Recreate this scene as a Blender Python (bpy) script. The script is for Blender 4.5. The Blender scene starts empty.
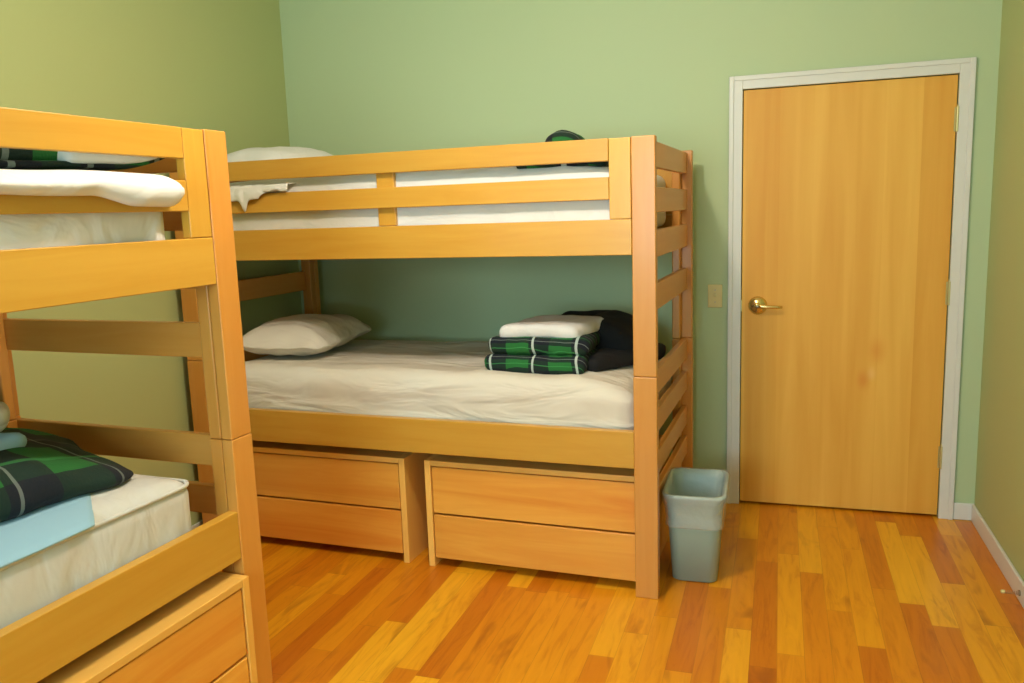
import bpy, bmesh, math, random
from mathutils import Vector, Matrix, noise
random.seed(7)
S = bpy.context.scene
COL = S.collection

# ------------------------------------------------------------------ camera
cam = bpy.data.cameras.new('camera'); camo = bpy.data.objects.new('camera', cam); COL.objects.link(camo)
R_ = Vector((0.95157247, 0.30553728, -0.03401195)); U_ = Vector((-0.01582458, 0.15916963, 0.98712442)); F_ = Vector((-0.30701698, 0.93878219, -0.15629643))
M = Matrix((R_, U_, -F_)).transposed().to_4x4(); M.translation = (0, 0, 1.5165)
camo.matrix_world = M
cam.sensor_width = 36; cam.lens = 825.38 * 36 / 1024; cam.clip_start = .03
S.camera = camo
# ------------------------------------------------------------------ world, lights, exposure
S.view_settings.view_transform = 'Standard'; S.view_settings.look = 'None'
S.view_settings.exposure = 0.0; S.view_settings.gamma = 1; S.view_settings.use_curve_mapping = False
w = bpy.data.worlds.new('world'); S.world = w; w.use_nodes = True
w.node_tree.nodes['Background'].inputs[0].default_value = (.62, .8, 1, 1)
w.node_tree.nodes['Background'].inputs[1].default_value = 1.0
LAMP = (-.80, 1.95, 2.56)
l = bpy.data.lights.new('ceiling_lamp', 'POINT'); l.energy = 66; l.color = (1, .86, .72); l.shadow_soft_size = .06
lo = bpy.data.objects.new('ceiling_lamp_light', l); lo.location = LAMP; COL.objects.link(lo)
l = bpy.data.lights.new('daylight', 'AREA'); l.shape = 'RECTANGLE'; l.size = 1.5; l.size_y = 1.3; l.energy = 112; l.color = (.58, .88, 1)
lo = bpy.data.objects.new('window_daylight', l); lo.location = (-.9, -1.75, 1.6); lo.rotation_euler = (math.radians(90), 0, 0); COL.objects.link(lo)

D = 4.19; XR = .89; XL = -2.657; YN = -1.6; H = 2.75   # room
DX0, DX1, DZ = -.175, .735, 2.042                      # door leaf

# ------------------------------------------------------------------ helpers
def tag(o, label=None, cat=None, group=None, kind=None):
    if label: o['label'] = label
    if cat: o['category'] = cat
    if group: o['group'] = group
    if kind: o['kind'] = kind
    return o
def empty(name, loc=(0, 0, 0), rz=0):
    o = bpy.data.objects.new(name, None); COL.objects.link(o); o.location = loc; o.rotation_euler = (0, 0, rz); o.empty_display_size = .1
    return o
def obj(name, bm, mat, parent=None, smooth=False, bevel=0, loc=None, rz=0):
    me = bpy.data.meshes.new(name)
    bmesh.ops.recalc_face_normals(bm, faces=bm.faces[:])
    bm.to_mesh(me); bm.free()
    for mm in (mat if isinstance(mat, (list, tuple)) else [mat]): me.materials.append(mm)
    if smooth:
        for p in me.polygons: p.use_smooth = True
    o = bpy.data.objects.new(name, me); COL.objects.link(o)
    if parent: o.parent = parent
    if loc: o.location = loc
    o.rotation_euler.z = rz
    if bevel:
        b = o.modifiers.new('bevel', 'BEVEL'); b.width = bevel; b.segments = 2; b.limit_method = 'ANGLE'; b.harden_normals = True
        for p in me.polygons: p.use_smooth = True
    return o
def add_box(bm, x0, x1, y0, y1, z0, z1, mi=0):
    vs = [bm.verts.new(c) for c in ((x0, y0, z0), (x1, y0, z0), (x1, y1, z0), (x0, y1, z0), (x0, y0, z1), (x1, y0, z1), (x1, y1, z1), (x0, y1, z1))]
    for f in ((3, 2, 1, 0), (4, 5, 6, 7), (0, 1, 5, 4), (1, 2, 6, 5), (2, 3, 7, 6), (3, 0, 4, 7)):
        bm.faces.new([vs[i] for i in f]).material_index = mi
def box(name, b, mat, parent=None, bevel=.003, **k):
    bm = bmesh.new(); add_box(bm, *b); return obj(name, bm, mat, parent, bevel=bevel, **k)
def boxes(name, bs, mat, parent=None, bevel=.003, **k):
    bm = bmesh.new()
    for b in bs: add_box(bm, *b)
    return obj(name, bm, mat, parent, bevel=bevel, **k)
def lathe(bm, prof, n=32, c=(0, 0, 0), axis='z', mi=0):
    rings = []
    for r, h in prof:
        ring = []
        for i in range(n):
            a = 2 * math.pi * i / n; x, y = r * math.cos(a), r * math.sin(a)
            v = (x, y, h) if axis == 'z' else ((x, -h, y) if axis == 'y' else (h, x, y))
            ring.append(bm.verts.new((v[0] + c[0], v[1] + c[1], v[2] + c[2])))
        rings.append(ring)
    for a, b in zip(rings, rings[1:]):
        for i in range(n): bm.faces.new((a[i], a[(i + 1) % n], b[(i + 1) % n], b[i])).material_index = mi
    for rg, fl in ((rings[0], 1), (rings[-1], 0)):
        bm.faces.new(rg[::-1] if fl else rg).material_index = mi
def tube(bm, pts, rads, n=12, mi=0):
    rings = []; pts = [Vector(p) for p in pts]
    for i, p in enumerate(pts):
        t = (pts[min(i + 1, len(pts) - 1)] - pts[max(i - 1, 0)]).normalized()
        a = t.orthogonal().normalized() if abs(t.z) > .9 else t.cross(Vector((0, 0, 1))).normalized()
        b = t.cross(a)
        r = rads[i] if isinstance(rads, (list, tuple)) else rads
        rings.append([bm.verts.new(p + (a * math.cos(2 * math.pi * k / n) + b * math.sin(2 * math.pi * k / n)) * r) for k in range(n)])
    for a, b in zip(rings, rings[1:]):
        for i in range(n): bm.faces.new((a[i], a[(i + 1) % n], b[(i + 1) % n], b[i])).material_index = mi
    bm.faces.new(rings[0][::-1]); bm.faces.new(rings[-1])
def soft(bm, c, size, r, n=(24, 16, 8), amp=.0, freq=6., warp=None, seed=0., rot=0., mi=0):
    """rounded box surface, centre c, full size, corner radius r; warp(local unit coords, point)->point"""
    hx, hy, hz = size[0] / 2, size[1] / 2, size[2] / 2
    cache = {}
    cr, sr = math.cos(rot), math.sin(rot)
    def vert(i, j, k):
        key = (i, j, k)
        if key in cache: return cache[key]
        q = Vector((-hx + 2 * hx * i / n[0], -hy + 2 * hy * j / n[1], -hz + 2 * hz * k / n[2]))
        rr = [min(r, h * .999) for h in (hx, hy, hz)]
        inn = Vector([max(-h + a, min(h - a, x)) for x, h, a in zip(q, (hx, hy, hz), rr)])
        d = q - inn
        dn = Vector([d[m] / rr[m] for m in range(3)])
        if dn.length > 1e-6:
            mx = max(abs(x) for x in dn); nd = dn.normalized() * mx
            d = Vector([nd[m] * rr[m] for m in range(3)])
        p = inn + d
        u = Vector((p.x / hx, p.y / hy, p.z / hz))
        if warp: p = warp(u, p)
        if amp:
            s = Vector((p.x * freq + seed, p.y * freq + seed * 1.7, p.z * freq - seed))
            nv = noise.noise_vector(s) + .5 * noise.noise_vector(s * 2.3)
            p = p + Vector((nv.x, nv.y, nv.z)) * amp
        v = bm.verts.new((c[0] + p.x * cr - p.y * sr, c[1] + p.x * sr + p.y * cr, c[2] + p.z))
        cache[key] = v; return v
    def quad(a, b, c_, d_):
        f = bm.faces.new((vert(*a), vert(*b), vert(*c_), vert(*d_))); f.material_index = mi
    X, Y, Z = n
    for i in range(X):
        for j in range(Y):
            for k in (0, Z): quad((i, j, k), (i + 1, j, k), (i + 1, j + 1, k), (i, j + 1, k))
    for i in range(X):
        for k in range(Z):
            for j in (0, Y): quad((i, j, k), (i + 1, j, k), (i + 1, j, k + 1), (i, j, k + 1))
    for j in range(Y):
        for k in range(Z):
            for i in (0, X): quad((i, j, k), (i, j + 1, k), (i, j + 1, k + 1), (i, j, k + 1))

# ------------------------------------------------------------------ materials
def srgb(r, g, b):
    f = lambda c: (c / 255 / 12.92) if c / 255 <= .04045 else ((c / 255 + .055) / 1.055) ** 2.4
    return (f(r), f(g), f(b), 1)
def mat(name):
    m = bpy.data.materials.new(name); m.use_nodes = True
    return m, m.node_tree.nodes, m.node_tree.links, m.node_tree.nodes['Principled BSDF']
def N(ns, t, **k):
    n = ns.new(t)
    for a, b in k.items():
        if a.startswith('i_'): n.inputs[a[2:].replace('_', ' ')].default_value = b
        else: setattr(n, a, b)
    return n
def mathn(ns, ls, op, a, b=None, c=None):
    n = ns.new('ShaderNodeMath'); n.operation = op
    for i, v in enumerate((a, b, c)):
        if v is None: continue
        if isinstance(v, (int, float)): n.inputs[i].default_value = v
        else: ls.new(v, n.inputs[i])
    return n.outputs[0]
def mix(ns, ls, f, a, b, bt='MIX'):
    n = ns.new('ShaderNodeMix'); n.data_type = 'RGBA'; n.blend_type = bt
    for i, v in ((0, f), (6, a), (7, b)):
        if isinstance(v, (int, float, tuple)): n.inputs[i].default_value = v
        else: ls.new(v, n.inputs[i])
    return n.outputs[2]
def ramp(ns, ls, fac, stops):
    n = ns.new('ShaderNodeValToRGB'); e = n.color_ramp.elements
    while len(e) < len(stops): e.new(.5)
    for x, (p, c) in zip(e, stops): x.position = p; x.color = c
    ls.new(fac, n.inputs[0]); return n.outputs[0]
def bump(ns, ls, bsdf, h, st, dist=.01):
    b = ns.new('ShaderNodeBump'); b.inputs['Strength'].default_value = st; b.inputs['Distance'].default_value = dist
    ls.new(h, b.inputs['Height']); ls.new(b.outputs[0], bsdf.inputs['Normal'])

def wood(name, axis, light, dark, rough=.38, contrast=1.0, grain=22.):
    m, ns, ls, b = mat(name)
    tc = N(ns, 'ShaderNodeTexCoord'); oi = N(ns, 'ShaderNodeObjectInfo')
    off = N(ns, 'ShaderNodeVectorMath', operation='SCALE'); cx = N(ns, 'ShaderNodeCombineXYZ')
    for i in range(3): ls.new(oi.outputs['Random'], cx.inputs[i])
    ls.new(cx.outputs[0], off.inputs[0]); off.inputs['Scale'].default_value = 37.
    ad = N(ns, 'ShaderNodeVectorMath', operation='ADD'); ls.new(tc.outputs['Object'], ad.inputs[0]); ls.new(off.outputs[0], ad.inputs[1])
    mp = N(ns, 'ShaderNodeMapping'); sc = [grain] * 3; sc['xyz'.index(axis)] = grain * .07
    mp.inputs['Scale'].default_value = sc; ls.new(ad.outputs[0], mp.inputs[0])
    n1 = N(ns, 'ShaderNodeTexNoise', i_Scale=1., i_Detail=5., i_Roughness=.6, i_Distortion=1.1); ls.new(mp.outputs[0], n1.inputs[0])
    n2 = N(ns, 'ShaderNodeTexNoise', i_Scale=.22, i_Detail=2.); ls.new(mp.outputs[0], n2.inputs[0])
    s = mathn(ns, ls, 'ADD', mathn(ns, ls, 'MULTIPLY', n1.outputs[0], .55), mathn(ns, ls, 'MULTIPLY', n2.outputs[0], .45))
    c = contrast * .5
    col = ramp(ns, ls, s, ((.5 - .16 / max(contrast, .3), dark), (.5 + .16 / max(contrast, .3), light)))
    hsv = N(ns, 'ShaderNodeHueSaturation'); ls.new(col, hsv.inputs['Color'])
    ls.new(mathn(ns, ls, 'ADD', mathn(ns, ls, 'MULTIPLY', oi.outputs['Random'], .16), .92), hsv.inputs['Value'])
    ls.new(hsv.outputs[0], b.inputs['Base Color'])
    b.inputs['Roughness'].default_value = rough; b.inputs['Coat Weight'].default_value = .25; b.inputs['Coat Roughness'].default_value = .2
    bump(ns, ls, b, n1.outputs[0], .06, .003)
    return m
PL, PD = srgb(212, 164, 64), srgb(198, 142, 42)
W = {a: wood('bunk_wood_' + a, a, PL, PD, contrast=.7) for a in 'xyz'}
WP = {a: wood('post_wood_' + a, a, srgb(220, 158, 76), srgb(208, 138, 52), contrast=.7) for a in 'yz'}
CH = {a: wood('chest_wood_' + a, a, srgb(244, 182, 78), srgb(222, 136, 42), contrast=1.1, grain=12.) for a in 'xyz'}

CE = {a: wood('chest_edge_wood_' + a, a, srgb(248, 198, 104), srgb(238, 178, 80), contrast=.7, grain=16.) for a in 'xyz'}
def wall_mat(name, c):
    m, ns, ls, b = mat(name)
    n = N(ns, 'ShaderNodeTexNoise', i_Scale=180., i_Detail=3.); tc = N(ns, 'ShaderNodeTexCoord'); ls.new(tc.outputs['Object'], n.inputs[0])
    n2 = N(ns, 'ShaderNodeTexNoise', i_Scale=1.3); ls.new(tc.outputs['Object'], n2.inputs[0])
    ls.new(mix(ns, ls, mathn(ns, ls, 'MULTIPLY', n2.outputs[0], .12), c, tuple(x * .85 for x in c[:3]) + (1,)), b.inputs['Base Color'])
    b.inputs['Roughness'].default_value = .62
    bump(ns, ls, b, n.outputs[0], .08, .002); return m
M_back = wall_mat('sage_paint', srgb(184, 203, 158))
M_side = wall_mat('olive_paint', srgb(179, 190, 130))
M_ceil = wall_mat('ceiling_paint', srgb(235, 232, 222))
def plain(name, c, rough=.5, metal=0., bumpscale=0, bs=.1, **k):
    m, ns, ls, b = mat(name); b.inputs['Base Color'].default_value = c; b.inputs['Roughness'].default_value = rough; b.inputs['Metallic'].default_value = metal
    n = N(ns, 'ShaderNodeTexNoise', i_Scale=float(bumpscale or 60), i_Detail=4.); tc = N(ns, 'ShaderNodeTexCoord'); ls.new(tc.outputs['Object'], n.inputs[0])
    ls.new(mix(ns, ls, mathn(ns, ls, 'MULTIPLY', n.outputs[0], .10), c, tuple(x * .8 for x in c[:3]) + (1,)), b.inputs['Base Color'])
    if bumpscale: bump(ns, ls, b, n.outputs[0], bs, .004)
    for a, v in k.items(): b.inputs[a.replace('_', ' ')].default_value = v
    return m
M_trim = plain('white_trim_paint', srgb(222, 222, 214), .4)
M_brass = plain('brass', srgb(226, 202, 130), .22, .9)
M_hinge = plain('pale_brass', srgb(200, 190, 130), .35, .6)
M_dark = plain('dark_gap', srgb(40, 26, 18), .8)
M_plate = plain('almond_plastic', srgb(214, 198, 128), .4)
M_bin = plain('grey_plastic', srgb(150, 172, 160), .42)
M_blue = plain('pale_blue_towel_and_light', srgb(148, 188, 206), .85, 0, 14, .4)  # blue of the towel; also window light painted onto the left mattress
M_black = plain('black_fleece', srgb(8, 9, 10), .9, 0, 50, .4)
M_tip = plain('white_rubber', srgb(225, 215, 150), .4)
M_steel = plain('steel', srgb(170, 160, 140), .3, .9)
M_board = plain('slat_board', srgb(180, 140, 90), .6)

def creased(name, c, sc, dist):
    m, ns, ls, b = mat(name); b.inputs['Base Color'].default_value = c; b.inputs['Roughness'].default_value = .85
    tc = N(ns, 'ShaderNodeTexCoord'); mp = N(ns, 'ShaderNodeMapping'); mp.inputs['Scale'].default_value = sc; mp.inputs['Rotation'].default_value = (0, .25, .3); ls.new(tc.outputs['Object'], mp.inputs[0])
    n = N(ns, 'ShaderNodeTexNoise', i_Scale=1., i_Detail=3., i_Roughness=.45, i_Distortion=.8); ls.new(mp.outputs[0], n.inputs[0])
    n2 = N(ns, 'ShaderNodeTexNoise', i_Scale=300.); ls.new(tc.outputs['Object'], n2.inputs[0])
    b1 = N(ns, 'ShaderNodeBump'); b1.inputs['Strength'].default_value = .8; b1.inputs['Distance'].default_value = dist; ls.new(n.outputs[0], b1.inputs['Height'])
    b2 = N(ns, 'ShaderNodeBump'); b2.inputs['Strength'].default_value = .15; b2.inputs['Distance'].default_value = .001; ls.new(n2.outputs[0], b2.inputs['Height']); ls.new(b1.outputs[0], b2.inputs['Normal'])
    ls.new(b2.outputs[0], b.inputs['Normal']); return m
M_linen = creased('cream_fitted_sheet', srgb(220, 213, 197), (2.2, 7, 9), .045)
M_matt = creased('mattress_cover', srgb(206, 205, 196), (9, 9, 3.2), .022)
M_white = creased('white_cotton', srgb(224, 224, 220), (6, 8, 8), .020)
def liner_mat():
    m, ns, ls, b = mat('clear_liner'); b.inputs['Base Color'].default_value = srgb(225, 232, 228); b.inputs['Roughness'].default_value = .25
    b.inputs['Alpha'].default_value = .32
    n = N(ns, 'ShaderNodeTexNoise', i_Scale=25., i_Detail=4.); tc = N(ns, 'ShaderNodeTexCoord'); ls.new(tc.outputs['Object'], n.inputs[0]); bump(ns, ls, b, n.outputs[0], .7, .02)
    return m
M_liner = liner_mat()

def plaid(name, ox=0., oy=0., period=.20, vp=None, wt=.75, ww=.08):
    vp = vp or period
    m, ns, ls, b = mat(name)
    tc = N(ns, 'ShaderNodeTexCoord'); sp = N(ns, 'ShaderNodeSeparateXYZ'); ls.new(tc.outputs['Object'], sp.inputs[0])
    nz = N(ns, 'ShaderNodeTexNoise', i_Scale=5., i_Detail=2.); ls.new(tc.outputs['Object'], nz.inputs[0])
    wob = mathn(ns, ls, 'MULTIPLY', mathn(ns, ls, 'SUBTRACT', nz.outputs[0], .5), .05)
    def coord(v, o, period=period):
        return mathn(ns, ls, 'FRACT', mathn(ns, ls, 'DIVIDE', mathn(ns, ls, 'ADD', mathn(ns, ls, 'ADD', v, wob), o + 20 * period), period))
    u = coord(sp.outputs[0], ox); v = coord(mathn(ns, ls, 'ADD', sp.outputs[1], sp.outputs[2]), oy, vp)
    def band(x, a, b_):
        return mathn(ns, ls, 'MULTIPLY', mathn(ns, ls, 'GREATER_THAN', x, a), mathn(ns, ls, 'LESS_THAN', x, b_))
    navy, green, black, wht, lt = srgb(12, 24, 42), srgb(28, 104, 44), srgb(8, 14, 14), srgb(200, 215, 205), srgb(60, 150, 80)
    col = mix(ns, ls, .5, navy, black)
    gu = band(u, .02, .54); gv = band(v, .08, .58)
    both = mathn(ns, ls, 'MULTIPLY', gu, gv); one = mathn(ns, ls, 'MAXIMUM', gu, gv)
    col = mix(ns, ls, mathn(ns, ls, 'MULTIPLY', one, .38), col, srgb(14, 62, 30))
    col = mix(ns, ls, both, col, green)
    col = mix(ns, ls, mathn(ns, ls, 'MULTIPLY', band(v, .28, .33), .55), col, lt)
    col = mix(ns, ls, mathn(ns, ls, 'MULTIPLY', band(u, .62, .62 + ww), wt), col, wht)
    col = mix(ns, ls, mathn(ns, ls, 'MULTIPLY', band(v, .80, .84), wt * .35), col, wht)
    ls.new(col, b.inputs['Base Color']); b.inputs['Roughness'].default_value = .9
    n = N(ns, 'ShaderNodeTexNoise', i_Scale=120., i_Detail=2.); ls.new(tc.outputs['Object'], n.inputs[0]); bump(ns, ls, b, n.outputs[0], .3, .004)
    return m

def floor_mat():
    m, ns, ls, b = mat('maple_strip_floor')
    tc = N(ns, 'ShaderNodeTexCoord'); sp = N(ns, 'ShaderNodeSeparateXYZ'); ls.new(tc.outputs['Object'], sp.inputs[0])
    Wd, Ln = .088, .85
    rx = mathn(ns, ls, 'DIVIDE', mathn(ns, ls, 'ADD', sp.outputs[0], 10.02), Wd)
    row = mathn(ns, ls, 'FLOOR', rx); fx = mathn(ns, ls, 'FRACT', rx)
    wn = N(ns, 'ShaderNodeTexWhiteNoise', noise_dimensions='1D'); ls.new(row, wn.inputs['W'])
    ry = mathn(ns, ls, 'ADD', mathn(ns, ls, 'DIVIDE', mathn(ns, ls, 'ADD', sp.outputs[1], 10.), Ln), mathn(ns, ls, 'MULTIPLY', wn.outputs[0], 7.3))
    cl = mathn(ns, ls, 'FLOOR', ry); fy = mathn(ns, ls, 'FRACT', ry)
    cv = N(ns, 'ShaderNodeCombineXYZ'); ls.new(row, cv.inputs[0]); ls.new(cl, cv.inputs[1])
    w2 = N(ns, 'ShaderNodeTexWhiteNoise', noise_dimensions='3D'); ls.new(cv.outputs[0], w2.inputs['Vector'])
    # grain
    sh = N(ns, 'ShaderNodeVectorMath', operation='SCALE'); ls.new(w2.outputs['Color'], sh.inputs[0]); sh.inputs['Scale'].default_value = 50.
    ad = N(ns, 'ShaderNodeVectorMath', operation='ADD'); ls.new(tc.outputs['Object'], ad.inputs[0]); ls.new(sh.outputs[0], ad.inputs[1])
    mp = N(ns, 'ShaderNodeMapping'); mp.inputs['Scale'].default_value = (26, 2.6, 26); ls.new(ad.outputs[0], mp.inputs[0])
    g = N(ns, 'ShaderNodeTexNoise', i_Scale=1., i_Detail=6., i_Roughness=.62, i_Distortion=1.4); ls.new(mp.outputs[0], g.inputs[0])
    base = ramp(ns, ls, w2.outputs['Value'], ((0., srgb(198, 108, 12)), (.3, srgb(218, 136, 18)), (.65, srgb(232, 158, 24)), (1., srgb(244, 182, 40))))
    gr = ramp(ns, ls, g.outputs[0], ((.28, (.78, .62, .40, 1)), (.48, (.97, .93, .86, 1)), (.7, (1.04, 1.03, 1.0, 1))))
    col = mix(ns, ls, 1., base, gr, 'MULTIPLY')
    # brown mineral streak patches
    mp2 = N(ns, 'ShaderNodeMapping'); mp2.inputs['Scale'].default_value = (9, 2.2, 9); ls.new(ad.outputs[0], mp2.inputs[0])
    g2 = N(ns, 'ShaderNodeTexNoise', i_Scale=1., i_Detail=3., i_Distortion=.8); ls.new(mp2.outputs[0], g2.inputs[0])
    k = N(ns, 'ShaderNodeMapRange'); ls.new(g2.outputs[0], k.inputs[0]); k.inputs[1].default_value = .60; k.inputs[2].default_value = .74; k.inputs[4].default_value = .6
    col = mix(ns, ls, k.outputs[0], col, srgb(150, 72, 10))
    e = mathn(ns, ls, 'MAXIMUM', mathn(ns, ls, 'LESS_THAN', fx, .018), mathn(ns, ls, 'LESS_THAN', fy, .0025))
    col = mix(ns, ls, mathn(ns, ls, 'MULTIPLY', e, .28), col, srgb(90, 46, 16))
    ls.new(col, b.inputs['Base Color'])
    b.inputs['Roughness'].default_value = .36; b.inputs['Coat Weight'].default_value = .15; b.inputs['Coat Roughness'].default_value = .25
    bump(ns, ls, b, mathn(ns, ls, 'SUBTRACT', 1., e), .12, .002)
    return m
M_floor = floor_mat()

def door_mat():
    m, ns, ls, b = mat('birch_veneer')
    tc = N(ns, 'ShaderNodeTexCoord'); mp = N(ns, 'ShaderNodeMapping'); mp.inputs['Scale'].default_value = (14, 14, .8); ls.new(tc.outputs['Object'], mp.inputs[0])
    n1 = N(ns, 'ShaderNodeTexNoise', i_Scale=1., i_Detail=5., i_Distortion=.6); ls.new(mp.outputs[0], n1.inputs[0])
    sp = N(ns, 'ShaderNodeSeparateXYZ'); ls.new(tc.outputs['Object'], sp.inputs[0])
    wn = N(ns, 'ShaderNodeTexWhiteNoise', noise_dimensions='1D'); ls.new(mathn(ns, ls, 'FLOOR', mathn(ns, ls, 'DIVIDE', mathn(ns, ls, 'ADD', sp.outputs[0], 5.), .152)), wn.inputs['W'])
    f = mathn(ns, ls, 'ADD', mathn(ns, ls, 'MULTIPLY', n1.outputs[0], .7), mathn(ns, ls, 'MULTIPLY', wn.outputs[0], .3))
    col = ramp(ns, ls, f, ((.30, srgb(222, 158, 50)), (.68, srgb(238, 184, 76))))
    # two small burl marks in the veneer
    for (x, z, s, c) in ((.62, .80, .055, srgb(222, 140, 40)), (.60, .69, .028, srgb(244, 200, 120)), (.565, .66, .045, srgb(216, 128, 34))):
        dx = mathn(ns, ls, 'SUBTRACT', sp.outputs[0], x); dz = mathn(ns, ls, 'MULTIPLY', mathn(ns, ls, 'SUBTRACT', sp.outputs[2], z), .6)
        d = mathn(ns, ls, 'SQRT', mathn(ns, ls, 'ADD', mathn(ns, ls, 'MULTIPLY', dx, dx), mathn(ns, ls, 'MULTIPLY', dz, dz)))
        q = N(ns, 'ShaderNodeMapRange', interpolation_type='SMOOTHSTEP'); ls.new(d, q.inputs[0]); q.inputs[1].default_value = 0.; q.inputs[2].default_value = s; q.inputs[3].default_value = .55; q.inputs[4].default_value = 0.
        col = mix(ns, ls, q.outputs[0], col, c)
    ls.new(col, b.inputs['Base Color']); b.inputs['Roughness'].default_value = .55
    return m
M_door = door_mat()

# ------------------------------------------------------------------ room shell
T = .12
st = lambda o: tag(o, kind='structure')
st(box('floor', (XL - T, XR + T, YN - T, D + T, -.1, 0), M_floor, bevel=0))
st(box('ceiling', (XL - T, XR + T, YN - T, D + T, H, H + .1), M_ceil, bevel=0))
st(box('wall_left', (XL - T, XL, YN - T, D + T, 0, H), M_side, bevel=0))
st(box('wall_right', (XR, XR + T, YN - T, D + T, 0, H), M_side, bevel=0))
g = .004
st(boxes('wall_back', [(XL, DX0 - g, D, D + T, 0, H), (DX1 + g, XR, D, D + T, 0, H), (DX0 - g, DX1 + g, D, D + T, DZ + g, H), (DX0 - g, DX1 + g, D + .08, D + T, 0, DZ + g)], M_back, bevel=0))
WX0, WX1, WZ0, WZ1 = -1.6, -.2, 1.0, 2.2
st(boxes('wall_near', [(XL, WX0, YN - T, YN, 0, H), (WX1, XR, YN - T, YN, 0, H), (WX0, WX1, YN - T, YN, 0, WZ0), (WX0, WX1, YN - T, YN, WZ1, H)], M_side, bevel=0))
st(boxes('window_1', [(WX0, WX0 + .05, YN - .09, YN + .01, WZ0, WZ1), (WX1 - .05, WX1, YN - .09, YN + .01, WZ0, WZ1), (WX0 + .05, WX1 - .05, YN - .09, YN + .01, WZ0, WZ0 + .05), (WX0 + .05, WX1 - .05, YN - .09, YN + .01, WZ1 - .05, WZ1), (WX0 + .05, WX1 - .05, YN - .07, YN - .03, 1.58, 1.62)], M_trim))
# door casing, profiled: main board + raised outer bead
cw = .062
def casing():
    bm = bmesh.new()
    a0, a1, zt = DX0 - .003, DX1 + .003, DZ + .003
    for (x0, x1, y0) in ((a0 - cw, a0, D - .014), (a0 - cw, a0 - cw + .022, D - .020)): add_box(bm, x0, x1, y0, D - .0005, 0, zt + (cw if x0 == a0 - cw else 0))
    for (x0, x1, y0) in ((a1, a1 + cw, D - .014), (a1 + cw - .022, a1 + cw, D - .020)): add_box(bm, x0, x1, y0, D - .0005, 0, zt + cw)
    add_box(bm, a0, a1, D - .014, D - .0005, zt, zt + cw); add_box(bm, a0 - cw + .022, a1 + cw - .022, D - .020, D - .0005, zt + cw - .022, zt + cw)
    return obj('trim_1', bm, M_trim, bevel=.003)
st(casing())
bh, bt = .084, .014
def base(name, x0, x1, y0, y1):
    bm = bmesh.new(); add_box(bm, x0, x1, y0, y1, .001, bh); return st(obj(name, bm, M_trim, bevel=.005))
base('baseboard_back', DX1 + cw + .004, XR, D - bt, D - .0005)
base('baseboard_back', XL, DX0 - cw - .004, D - bt, D - .0005)
base('baseboard_right', XR - bt, XR - .0005, YN, D - bt - .001)
base('baseboard_left', XL + .0005, XL + bt, YN, D - bt - .001)

# door
door = st(empty('door_1', (DX0, D + .004, 0)))
box('door_leaf', (0, DX1 - DX0, 0, .04, .012, DZ), M_door, door, bevel=.002)
hd = empty('door_handle', (0, 0, 0)); hd.parent = door
kx, kz = .076, 1.018
bm = bmesh.new(); lathe(bm, [(.043, 0), (.045, .004), (.043, .011), (.037, .020), (.026, .027), (.016, .029), (.014, .03), (.0165, .034), (.0165, .050), (.012, .054)], 40, (kx, 0, kz), 'y')
obj('rosette', bm, M_brass, hd, smooth=True)
bm = bmesh.new(); tube(bm, [(kx, -.045, kz), (kx + .02, -.049, kz), (kx + .05, -.05, kz - .002), (kx + .090, -.048, kz - .004), (kx + .114, -.045, kz - .003)], [.0115, .0105, .0095, .0085, .006], 14)
obj('lever', bm, M_brass, hd, smooth=True)
bm = bmesh.new(); lathe(bm, [(.006, .0), (.007, .004), (.004, .006)], 20, (kx, -.053, kz), 'y'); obj('lock_button', bm, M_steel, hd, smooth=True)
box('latch_plate', (-.0035, .0015, -.003, .03, kz - .028, kz + .028), M_hinge, door, bevel=.0005)
for z in (1.85, 1.077, .30):
    bm = bmesh.new(); x = DX1 - DX0 + .003
    lathe(bm, [(.0075, -.055), (.0075, .055)], 16, (x, -.012, z)); lathe(bm, [(.004, .055), (.0065, .058), (.003, .066)], 12, (x, -.012, z))
    add_box(bm, x - .012, x + .012, -.008, -.004, z - .052, z + .052)
    obj('hinge', bm, M_hinge, door, smooth=False, bevel=.0008)

# light switch
sw = empty('light_switch', (-.302, D, 1.065)); tag(sw, 'almond light switch plate on the green wall left of the door', 'light switch')
bm = bmesh.new(); add_box(bm, -.035, .035, -.006, -.0005, -.0575, .0575); obj('cover_plate', bm, M_plate, sw, bevel=.003)
bm = bmesh.new(); add_box(bm, -.006, .006, -.017, -.004, -.002, .012); obj('toggle', bm, M_plate, sw, bevel=.002)
for z in (-.03, .03):
    bm = bmesh.new(); lathe(bm, [(.0035, .005), (.003, .0075)], 12, (0, 0, z), 'y'); obj('screw', bm, M_steel, sw)

# door stop on right baseboard
ds = empty('door_stop', (XR - bt, 3.33, .040)); tag(ds, 'small spring door stop with a white tip on the right baseboard', 'door stop')
bm = bmesh.new(); pts = []
for i in range(90): a = i * .55; pts.append((-.004 - i * .00055, .006 * math.cos(a), .006 * math.sin(a)))
tube(bm, pts, .0011, 6); obj('spring', bm, M_steel, ds, smooth=True)
bm = bmesh.new(); lathe(bm, [(.0055, -.064), (.007, -.061), (.007, -.053), (.005, -.05)], 16, (0, 0, 0), 'x'); obj('rubber_tip', bm, M_tip, ds, smooth=True)
bm = bmesh.new(); lathe(bm, [(.011, -.006), (.011, -.0005)], 16, (0, 0, 0), 'x'); obj('mount', bm, M_steel, ds)

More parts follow.
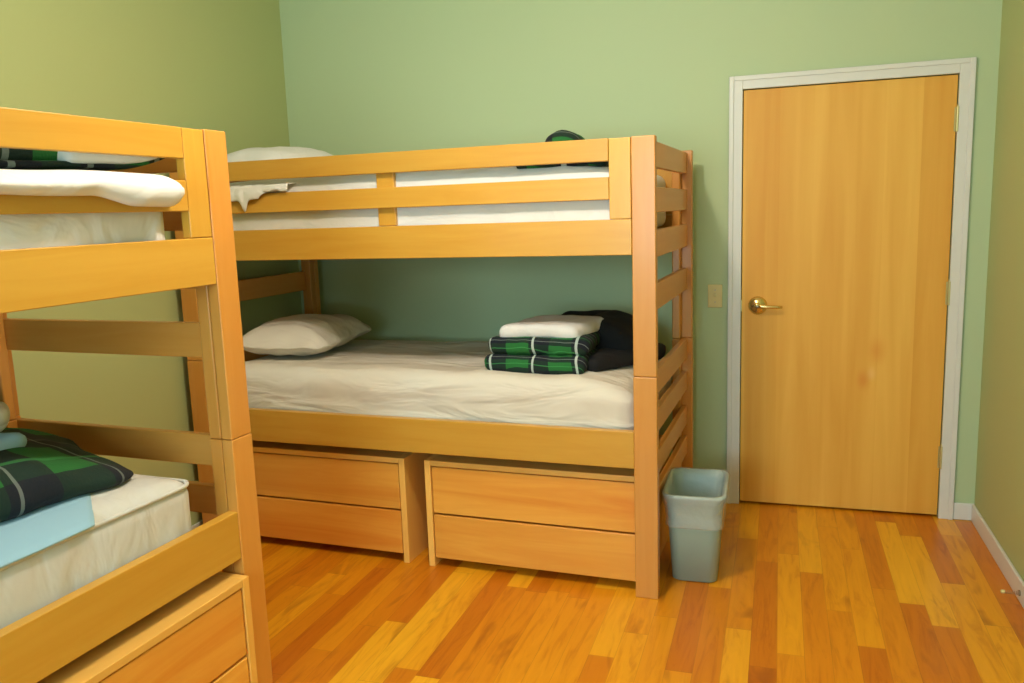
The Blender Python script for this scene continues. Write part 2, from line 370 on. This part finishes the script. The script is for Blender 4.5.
# ------------------------------------------------------------------ bunk bed
L, Wd, HB, ZJ = 2.176, 1.0, 1.767, .884
PW, PT = .090, .038
def make_bunk():
    root = empty('bunk_bed')
    for px in (0, 1):
        for py in (0, 1):
            x0, x1 = (-PW, 0) if px == 0 else (-L, -L + PW)
            y0, y1 = (0, PT) if py == 0 else (Wd - PT, Wd)
            box('lower_post', (x0, x1, y0, y1, 0, ZJ - .001), WP['z'], root, bevel=.004)
            box('upper_post', (x0 + .001, x1 - .001, y0 + .001, y1, ZJ, HB), WP['z'], root, bevel=.004)
    for e in (0, 1):
        fx = (lambda a, b: (a, b)) if e == 0 else (lambda a, b: (-L - b, -L - a))
        for sy in (0, 1):
            y0, y1 = (PT + .002, PT + .046) if sy == 0 else (Wd - PT - .046, Wd - PT - .002)
            x0, x1 = fx(-.089, -.0505)
            box('end_stile', (x0, x1, y0, y1, .03, ZJ - .001), WP['z'], root, bevel=.004)
            box('end_stile', (x0, x1, y0, y1, ZJ, 1.70), WP['z'], root, bevel=.006)
        x0, x1 = fx(-.050, -.024)
        for z0, z1 in ((1.660, 1.757), (1.492, 1.588), (1.322, 1.426), (1.118, 1.222), (.785, .882), (.630, .722), (.458, .550), (.31, .40)):
            box('end_rung', (x0, x1, PT - .0, Wd - PT + .0, z0, z1), WP['y'], root, bevel=.004)
    for py in (0, 1):
        f = (lambda a, b: (a, b)) if py == 0 else (lambda a, b: (Wd - b, Wd - a))
        for z0, z1 in ((.5217, .6674), (1.3402, 1.4717)):
            y0, y1 = f(.003, .035)
            box('side_rail', (-L + PW, -PW, y0, y1, z0, z1), W['x'], root, bevel=.003)
        for x0 in (-.172, -L + PW + .001):
            y0, y1 = f(.004, .034); box('guard_post', (x0, x0 + .081, y0, y1, 1.473, HB - .002), W['z'], root, bevel=.003)
        for z0, z1 in ((1.545, 1.627), (1.684, 1.766)):
            y0, y1 = f(.004, .028); box('guard_rail', (-L + PW + .083, -.173, y0, y1, z0, z1), W['x'], root, bevel=.003)
        y0, y1 = f(.0285, .050); box('guard_post', (-1.148, -1.068, y0, y1, 1.473, 1.755), W['z'], root, bevel=.003)
        for z in (.535, 1.36):
            y0, y1 = f(.0355, .06); box('support_ledge', (-L + PW + .01, -PW - .005, y0, y1, z - .01, z + .035), W['x'], root, bevel=.002)
    for z in (.5705, 1.3955):
        bm = bmesh.new()
        for i in range(14):
            x = -.14 - i * (L - .28) / 13; add_box(bm, x - .035, x + .035, .037, Wd - .037, z, z + .018)
        obj('slat_base', bm, M_board, root, bevel=.002)
    return root
bedB = make_bunk()
A = Vector((-.4288, 3.0331, 0)); bB = -.0358
bedB.location = A; bedB.rotation_euler.z = bB
tag(bedB, 'light wooden bunk bed along the back wall beside the door', 'bunk bed', 'wooden bunk beds')
bedL = bedB.copy(); COL.objects.link(bedL)
for ch in list(bedB.children):
    c = ch.copy(); COL.objects.link(c); c.parent = bedL
CL = Vector((-1.5038, 2.0506, 0)); bL = math.pi / 2 - .0517
bedL.location = CL; bedL.rotation_euler.z = bL
tag(bedL, 'light wooden bunk bed cut off by the left edge, along the left wall', 'bunk bed', 'wooden bunk beds')

def place(o, bed):
    o.location, o.rotation_euler.z = (A, bB) if bed == 'B' else (CL, bL)
    return o
def local(bed, v):
    o, a = (A, bB) if bed == 'B' else (CL, bL)
    return Vector((o.x + v[0] * math.cos(a) - v[1] * math.sin(a), o.y + v[0] * math.sin(a) + v[1] * math.cos(a), v[2]))
def group_empty(name, bed, base):
    o = empty(name, local(bed, base), bB if bed == 'B' else bL); return o

# ------------------------------------------------------------------ mattresses (built in bed coordinates)
def mattress(bed, z0, z1, x1, x0, label, m, piping, amp=.006, y0=.045, y1=.955, crown=.02, seed=1., rad=.045, sag=0):
    base = ((x0 + x1) / 2, (y0 + y1) / 2, z0); root = group_empty('mattress', bed, base)
    tag(root, label, 'mattress', 'mattresses on the bunk beds')
    hx, hy, h = (x1 - x0) / 2, (y1 - y0) / 2, z1 - z0
    def warp(u, p):
        k = (1 - abs(u.x) ** 4) * (1 - abs(u.y) ** 4)
        if p.z > 0: p = p + Vector((0, 0, crown * k * (p.z / (h / 2)) - sag * max(0, (u.x - .72) / .28) ** 2 * (p.z / (h / 2))))
        return p
    bm = bmesh.new(); soft(bm, (0, 0, h / 2), (2 * hx, 2 * hy, h), rad, (90, 44, 12), amp, 3.2, warp, seed)
    obj('mattress_body', bm, m, root, smooth=True)
    if piping:
        for z in (h - .014, .022):
            bm = bmesh.new(); pts = []; r = .05
            for k in range(4):
                cx, cy = ((hx - r) * (1, -1, -1, 1)[k], (hy - r) * (1, 1, -1, -1)[k])
                for q in range(7):
                    a = math.pi / 2 * (k + q / 6); pts.append(Vector((cx + r * math.cos(a), cy + r * math.sin(a), z)))
            pts.append(pts[0].copy()); pts2 = []
            for a, b in zip(pts, pts[1:]):
                n = max(1, int((b - a).length / .05))
                for i in range(n):
                    q = a.lerp(b, i / n); s = q * 3.2 + Vector((seed, seed * 1.7, -seed)); nv = noise.noise_vector(s)
                    q = q + Vector((nv.x, nv.y, nv.z)) * amp; pts2.append(q)
            pts2.append(pts2[0].copy())
            tube(bm, pts2, .0065, 8); obj('piping', bm, m, root, smooth=True)
    return root
mattress('B', .5895, .850, -.10, -2.06, 'lower bunk mattress in cream fitted sheet on the back bed', M_linen, False, .013, seed=3., rad=.075, sag=.05, crown=.008)
mattress('B', 1.4145, 1.680, -.115, -2.06, 'upper bunk mattress in white sheet on the back bed', M_white, False, .008, seed=5., sag=.035, crown=.025)
mattress('L', .5895, .806, -.205, -2.04, 'bare white lower mattress with piped edge on the left bed', M_matt, True, .004, seed=8., crown=.045)
mattress('L', 1.4145, 1.632, -.20, -2.04, 'upper bunk mattress behind the left bed guard rails', M_white, False, .004, seed=9.)

# ------------------------------------------------------------------ pillows
def pillow(bed, c, size, rot, label, m, seed, tilt=0):
    loc = local(bed, c)
    def warp(u, p):
        k = max(0, (1 - abs(u.x) ** 2.6)) ** .6 * max(0, (1 - abs(u.y) ** 2.6)) ** .6
        z = p.z * (.10 + .9 * k)
        # slight pinch of the edges between the corners
        s = 1 - .06 * (1 - u.y ** 2) * abs(u.x) ** 3; t = 1 - .06 * (1 - u.x ** 2) * abs(u.y) ** 3
        return Vector((p.x * s, p.y * t, (z if z > 0 else z * .55) + .05 * size[2]))
    bm = bmesh.new(); soft(bm, (0, 0, size[2] * .30), size, size[2] * .5, (34, 26, 8), .011, 7., warp, seed, rot)
    o = obj('pillow', bm, m, None, smooth=True)
    o.location = loc; o.rotation_euler.z = bB if bed == 'B' else bL
    return tag(o, label, 'pillow', 'pillows on the back bunk bed')
pillow('B', (-1.83, .46, .852), (.50, .66, .22), .10, 'cream pillow on the lower mattress of the back bed', M_linen, 2.)
pillow('B', (-1.90, .47, 1.69), (.44, .64, .20), -.1, 'white pillow on the upper mattress, showing above the guard rail', M_white, 6.)

# ------------------------------------------------------------------ blankets and folded linen
def cloth(name, bed, base, parts, m, label, cat, group=None, rz=0):
    """parts: list of (centre, size, radius, amp, freq, seed, rot, warp, mi)"""
    bm = bmesh.new()
    for (c, s, r, amp, fr, sd, rot, wp, mi) in parts:
        n = (max(8, int(s[0] / .018)), max(8, int(s[1] / .022)), max(4, int(s[2] / .012)))
        soft(bm, c, s, r, n, amp, fr, wp, sd, rot, mi)
    o = obj(name, bm, m, None, smooth=True)
    p = local(bed, base); o.location = p; o.rotation_euler.z = (bB if bed == 'B' else bL) + rz
    return tag(o, label, cat, group)
# back bed, lower bunk: plaid blanket folded in two thick layers, white linen on it, dark blanket behind
PB = plaid('green_plaid', -.068, .038, .188, .080, .75, .055)
cloth('folded_blanket', 'B', (-.535, .35, .846), [((0, 0, .040), (.44, .44, .082), .036, .008, 9, 1, 0, None, 0), ((.005, .01, .115), (.43, .42, .078), .036, .009, 9, 4, .03, None, 0)],
      [PB], 'green plaid blanket folded on the lower mattress of the back bed', 'blanket', 'blankets on the beds')
def wsh(u, p): return p + Vector((.03 * u.y, 0, -.012 * u.x * u.x))
cloth('linen_or_light_layer', 'B', (-.50, .34, .998), [((0, 0, .026), (.34, .34, .056), .022, .007, 8, 2, .05, wsh, 0)],
      [M_white], 'folded white linen lying on top of the green plaid blanket', 'sheet')
def wbk(u, p):
    t = (u.x + 1) / 2
    return Vector((p.x, p.y - .02 * t, p.z * (1.0 - .35 * t ** 2) - (.045 * t ** 2)))
cloth('dark_blanket', 'B', (-.28, .60, .850), [((.0, .03, .095), (.27, .42, .205), .075, .010, 7, 3, -.1, wbk, 0), ((-.15, .13, .095), (.34, .16, .19), .07, .010, 7, 9, .05, None, 0), ((.04, -.16, .030), (.16, .50, .070), .035, .010, 8, 7, -.5, None, 0)],
      [M_black], 'black blanket heaped behind the folded green plaid one', 'blanket')
# back bed, upper bunk, right end
cloth('dark_blanket', 'B', (-.42, .48, 1.665), [((-.07, .1, .085), (.19, .36, .20), .095, .010, 8, 3, .1, None, 0), ((.04, -.22, .026), (.36, .40, .045), .02, .006, 8, 5, .0, None, 0)],
      [plaid('dark_plaid', .1, .05, .25)], 'dark blanket mound on the upper bunk, poking above the guard rail', 'blanket')

# left bed, lower bunk
def wtip(u, p):
    t = max(0, (u.x + .1) / 1.1); k = 1 - .80 * t ** 1.8
    z = (p.z + .078) * k - .078 + .030 * (1 - u.y * u.y) * (1 - t) * (1 if p.z > 0 else 0)
    return Vector((p.x + .42 * (p.y + .31), p.y, z - .015 * t))
cloth('plaid_blanket', 'L', (-.80, .44, .846), [((0, 0, .062), (.98, .62, .145), .07, .012, 5, 3, .0, wtip, 0)],
      [plaid('deep_green_plaid', .05, .24, .30, .42, .22, .03)], 'dark green plaid blanket folded on the left lower mattress', 'blanket', 'blankets on the beds')
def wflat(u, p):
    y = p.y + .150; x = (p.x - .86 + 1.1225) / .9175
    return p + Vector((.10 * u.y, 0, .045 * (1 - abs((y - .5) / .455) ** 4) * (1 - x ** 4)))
cloth('linen_or_light_layer', 'L', (-.86, .150, .803), [((0, .0, .003), (.80, .24, .009), .0045, .001, 5, 3, 0, wflat, 0)],  # added thin slab: bluish window light on the mattress cover, put into its colour
      [M_blue], 'pale blue layer added as window light beside the blanket on the left lower mattress', 'sheet')
cloth('folded_towel', 'L', (-.66, .46, .935), [((0, 0, .028), (.34, .34, .052), .026, .008, 8, 3, .25, None, 0), ((.05, .06, .095), (.30, .30, .09), .044, .010, 8, 6, .15, None, 1)],
      [M_blue, M_linen], 'pale blue and cream folded towels on the plaid blanket at the left edge', 'towel')
# left bed, upper bunk: white pad slumping over the middle guard rail
def drape_pad():
    bm = bmesh.new(); nx = 60; x0, x1 = -1.5, -.232
    rows = []
    for i in range(nx + 1):
        t = i / nx; x = x1 + (x0 - x1) * t; d = x1 - x
        end = .25 + .75 * max(0, 1 - max(0, 1 - d / .030) ** 3) ** .5        # rounded right end
        drop = .064 + .026 * max(0, 1 - max(0, d - .16) / .10) if d > .16 else .090
        drop -= .012 * min(1, max(0, (d - .3) / .4)); th = .016 + .012 * max(0, 1 - d / .25)
        top = 1.646 + .004 * math.sin(x * 9) - .006 * min(1, d / .4); mid = top - drop * .5 - .004
        # closed profile in (y, z): over the top, round the front, up the back
        pr = [(.50, top), (.30, top + .004), (.12, top + .003), (.03, top), (-.004, top - .004), (-.022 - th * .6, top - .016), (-.030 - th, top - .034), (-.030 - th, top - drop * .62), (-.024 - th * .7, top - drop * .9), (-.014, top - drop),
              (-.003, top - drop * .86), (-.001, top - .034), (-.001, top - .027), (.03, top - .024), (.12, top - .022), (.30, top - .022), (.50, top - .022)]
        wob = noise.noise(Vector((x * 6, 1, 2))) * .004
        rows.append([bm.verts.new((x, y + (wob if y < 0 else 0), mid + (z - mid) * (end if y < .02 else max(end, .6)) + wob)) for y, z in pr])
    m = len(rows[0])
    for a, b in zip(rows, rows[1:]):
        for j in range(m): bm.faces.new((a[j], a[(j + 1) % m], b[(j + 1) % m], b[j]))
    bm.faces.new(rows[0]); bm.faces.new(rows[-1][::-1])
    o = obj('mattress_pad', bm, M_white, None, smooth=True)
    s = o.modifiers.new('sub', 'SUBSURF'); s.levels = 1; s.render_levels = 1
    return place(o, 'L')
tag(drape_pad(), 'white quilted pad slumping over the left bed guard rail', 'mattress pad')
def wup(u, p):
    t = max(0, u.x); return Vector((p.x, p.y, p.z + .034 * t ** 3 + .004 * math.sin(u.x * 7)))
def wtp(u, p):
    t = (u.x + 1) / 2; return Vector((p.x, p.y, p.z * (1 - .8 * t ** 2) + .030 * max(0, u.x) ** 3 - .002))
cloth('plaid_blanket', 'L', (-.56, .33, 1.648), [((0, 0, .010), (.80, .52, .018), .009, .004, 6, 3, .0, wup, 0), ((.02, .0, .044), (.74, .48, .085), .04, .006, 6, 5, .0, wup, 0), ((.235, -.024, .036), (.33, .50, .040), .017, .004, 6, 3, .0, wtp, 1)],
      [plaid('deep_green_plaid_upper', .0, .03, .22, None, .3), M_white], 'dark green plaid blanket with a white fold on the upper bunk of the left bed', 'blanket', 'blankets on the beds')

# crumpled sheet edge hanging over the middle guard rail of the back bed
def drape_sheet():
    bm = bmesh.new(); nx, nz = 60, 16; x0, x1 = -1.93, -1.55; rows = []
    for i in range(nx + 1):
        t = i / nx; x = x0 + (x1 - x0) * t
        drop = .040 - .02 * t
        tongue = math.exp(-((t - .42) / .04) ** 2) * .05
        hem = 1.632 - (drop if t < .62 else max(.0, .02 * (1 - (t - .62) / .3))) - tongue
        if t > .62: hem += .022 * math.sin((t - .62) / .38 * math.pi)
        col = []
        for k in range(nz + 1):
            s = k / nz
            if s < .5: y = .22 - .225 * (s / .5); z = 1.672 - .012 * (s / .5)
            elif s < .7: q = (s - .5) / .2; y = -.005 - .008 * q; z = 1.660 - (1.660 - 1.63) * q
            else: q = (s - .7) / .3; y = -.013 - .002 * math.sin(q * 3); z = 1.63 + (hem - 1.63) * q
            r = noise.noise(Vector((x * 22, s * 3, 4))); z += (.010 * r if s < .7 else 0); y -= abs(.006 * r) if s >= .45 else 0
            col.append(bm.verts.new((x, y, z)))
        rows.append(col)
    for a, b in zip(rows, rows[1:]):
        for j in range(nz): bm.faces.new((a[j], a[j + 1], b[j + 1], b[j]))
    o = obj('loose_sheet', bm, M_white, None, smooth=True)
    s = o.modifiers.new('thick', 'SOLIDIFY'); s.thickness = .004; s.offset = 1
    return place(o, 'B')
tag(drape_sheet(), 'crumpled cream sheet corner hanging over the back bed guard rail', 'sheet')

# ------------------------------------------------------------------ under-bed chests
def make_chest(w=.945, d=.62, h=.478):
    root = empty('drawer_chest')
    t = .028
    # local: x 0..-w, y 0..d
    box('side_panel', (-t, 0, 0, d, 0, h), CE['z'], root); box('side_panel', (-w, -w + t, 0, d, 0, h), CE['z'], root)
    box('top_panel', (-w + t, -t, 0, d, h - .024, h), CE['x'], root)
    box('back_panel', (-w + t, -t, d - .01, d, .02, h - .024), CH['x'], root, bevel=0)
    zm = .240
    for z0, z1 in ((.040, zm - .004), (zm + .004, h - .029)):
        dr = box('drawer', (-w + t + .004, -t - .004, .004, .024, z0, z1), CH['x'], root, bevel=.004)
        box('drawer_box', (-w + t + .02, -t - .02, .0245, d - .05, z0 + .01, z1 - .02), CH['x'], dr, bevel=0)
    return root
chB = make_chest()
def copy_tree(o, parent=None):
    c = o.copy(); COL.objects.link(c); c.parent = parent
    for k in list(o.children): copy_tree(k, c)
    return c
def put_chest(c, bed, x, y, label):
    c.location = local(bed, (x, y, 0)); c.rotation_euler.z = bB if bed == 'B' else bL
    tag(c, label, 'chest of drawers', 'two-drawer chests under the beds')
put_chest(chB, 'B', -.062, .045, 'two-drawer wooden chest under the back bed, nearest the wastebasket')
c2 = copy_tree(chB); put_chest(c2, 'B', -1.102, .045, 'two-drawer wooden chest under the pillow end of the back bed')
c3 = copy_tree(chB); put_chest(c3, 'L', -.105, -.030, 'two-drawer wooden chest under the left bed')

# ------------------------------------------------------------------ wastebasket
def rrect(hx, hy, r, n=8):
    out = []
    for k in range(4):
        cx, cy = ((hx - r) * (1, -1, -1, 1)[k], (hy - r) * (1, 1, -1, -1)[k])
        for q in range(n + 1):
            a = math.pi / 2 * (k + q / n); out.append((cx + r * math.cos(a), cy + r * math.sin(a)))
    return out
def loft(bm, levels, close0=True, close1=False):
    rings = [[bm.verts.new((x, y, z)) for x, y in rrect(hx, hy, r)] for hx, hy, r, z in levels]
    n = len(rings[0])
    for a, b in zip(rings, rings[1:]):
        for i in range(n): bm.faces.new((a[i], a[(i + 1) % n], b[(i + 1) % n], b[i]))
    if close0: bm.faces.new(rings[0][::-1])
    if close1: bm.faces.new(rings[-1])
bn = empty('wastebasket', (-.313, 3.352, 0), .02); tag(bn, 'grey plastic wastebasket with clear liner beside the back bed', 'wastebasket')
bm = bmesh.new()
loft(bm, [(.082, .125, .035, .001), (.090, .133, .038, .006), (.102, .158, .042, .22), (.108, .168, .045, .355), (.109, .169, .045, .362), (.122, .184, .05, .364), (.125, .187, .052, .372), (.122, .184, .05, .380), (.112, .172, .047, .378), (.105, .164, .044, .355), (.088, .130, .036, .015)], True, True)
obj('bin_body', bm, M_bin, bn, smooth=True)
def wobble(bm, k):
    for v in bm.verts:
        nn = noise.noise_vector(v.co * 16); v.co += Vector((nn.x, nn.y, 0)) * k; v.co.z += nn.z * k * 1.2
bm = bmesh.new()
loft(bm, [(.110, .170, .042, .240), (.1145, .1745, .044, .243), (.116, .176, .044, .250), (.114, .175, .044, .27), (.115, .176, .045, .30), (.124, .186, .05, .345), (.131, .194, .054, .372), (.126, .188, .05, .3835), (.110, .170, .046, .381), (.100, .158, .042, .34), (.092, .142, .038, .2), (.080, .118, .03, .04)], False, False)
wobble(bm, .0022); obj('bin_liner', bm, M_liner, bn, smooth=True)
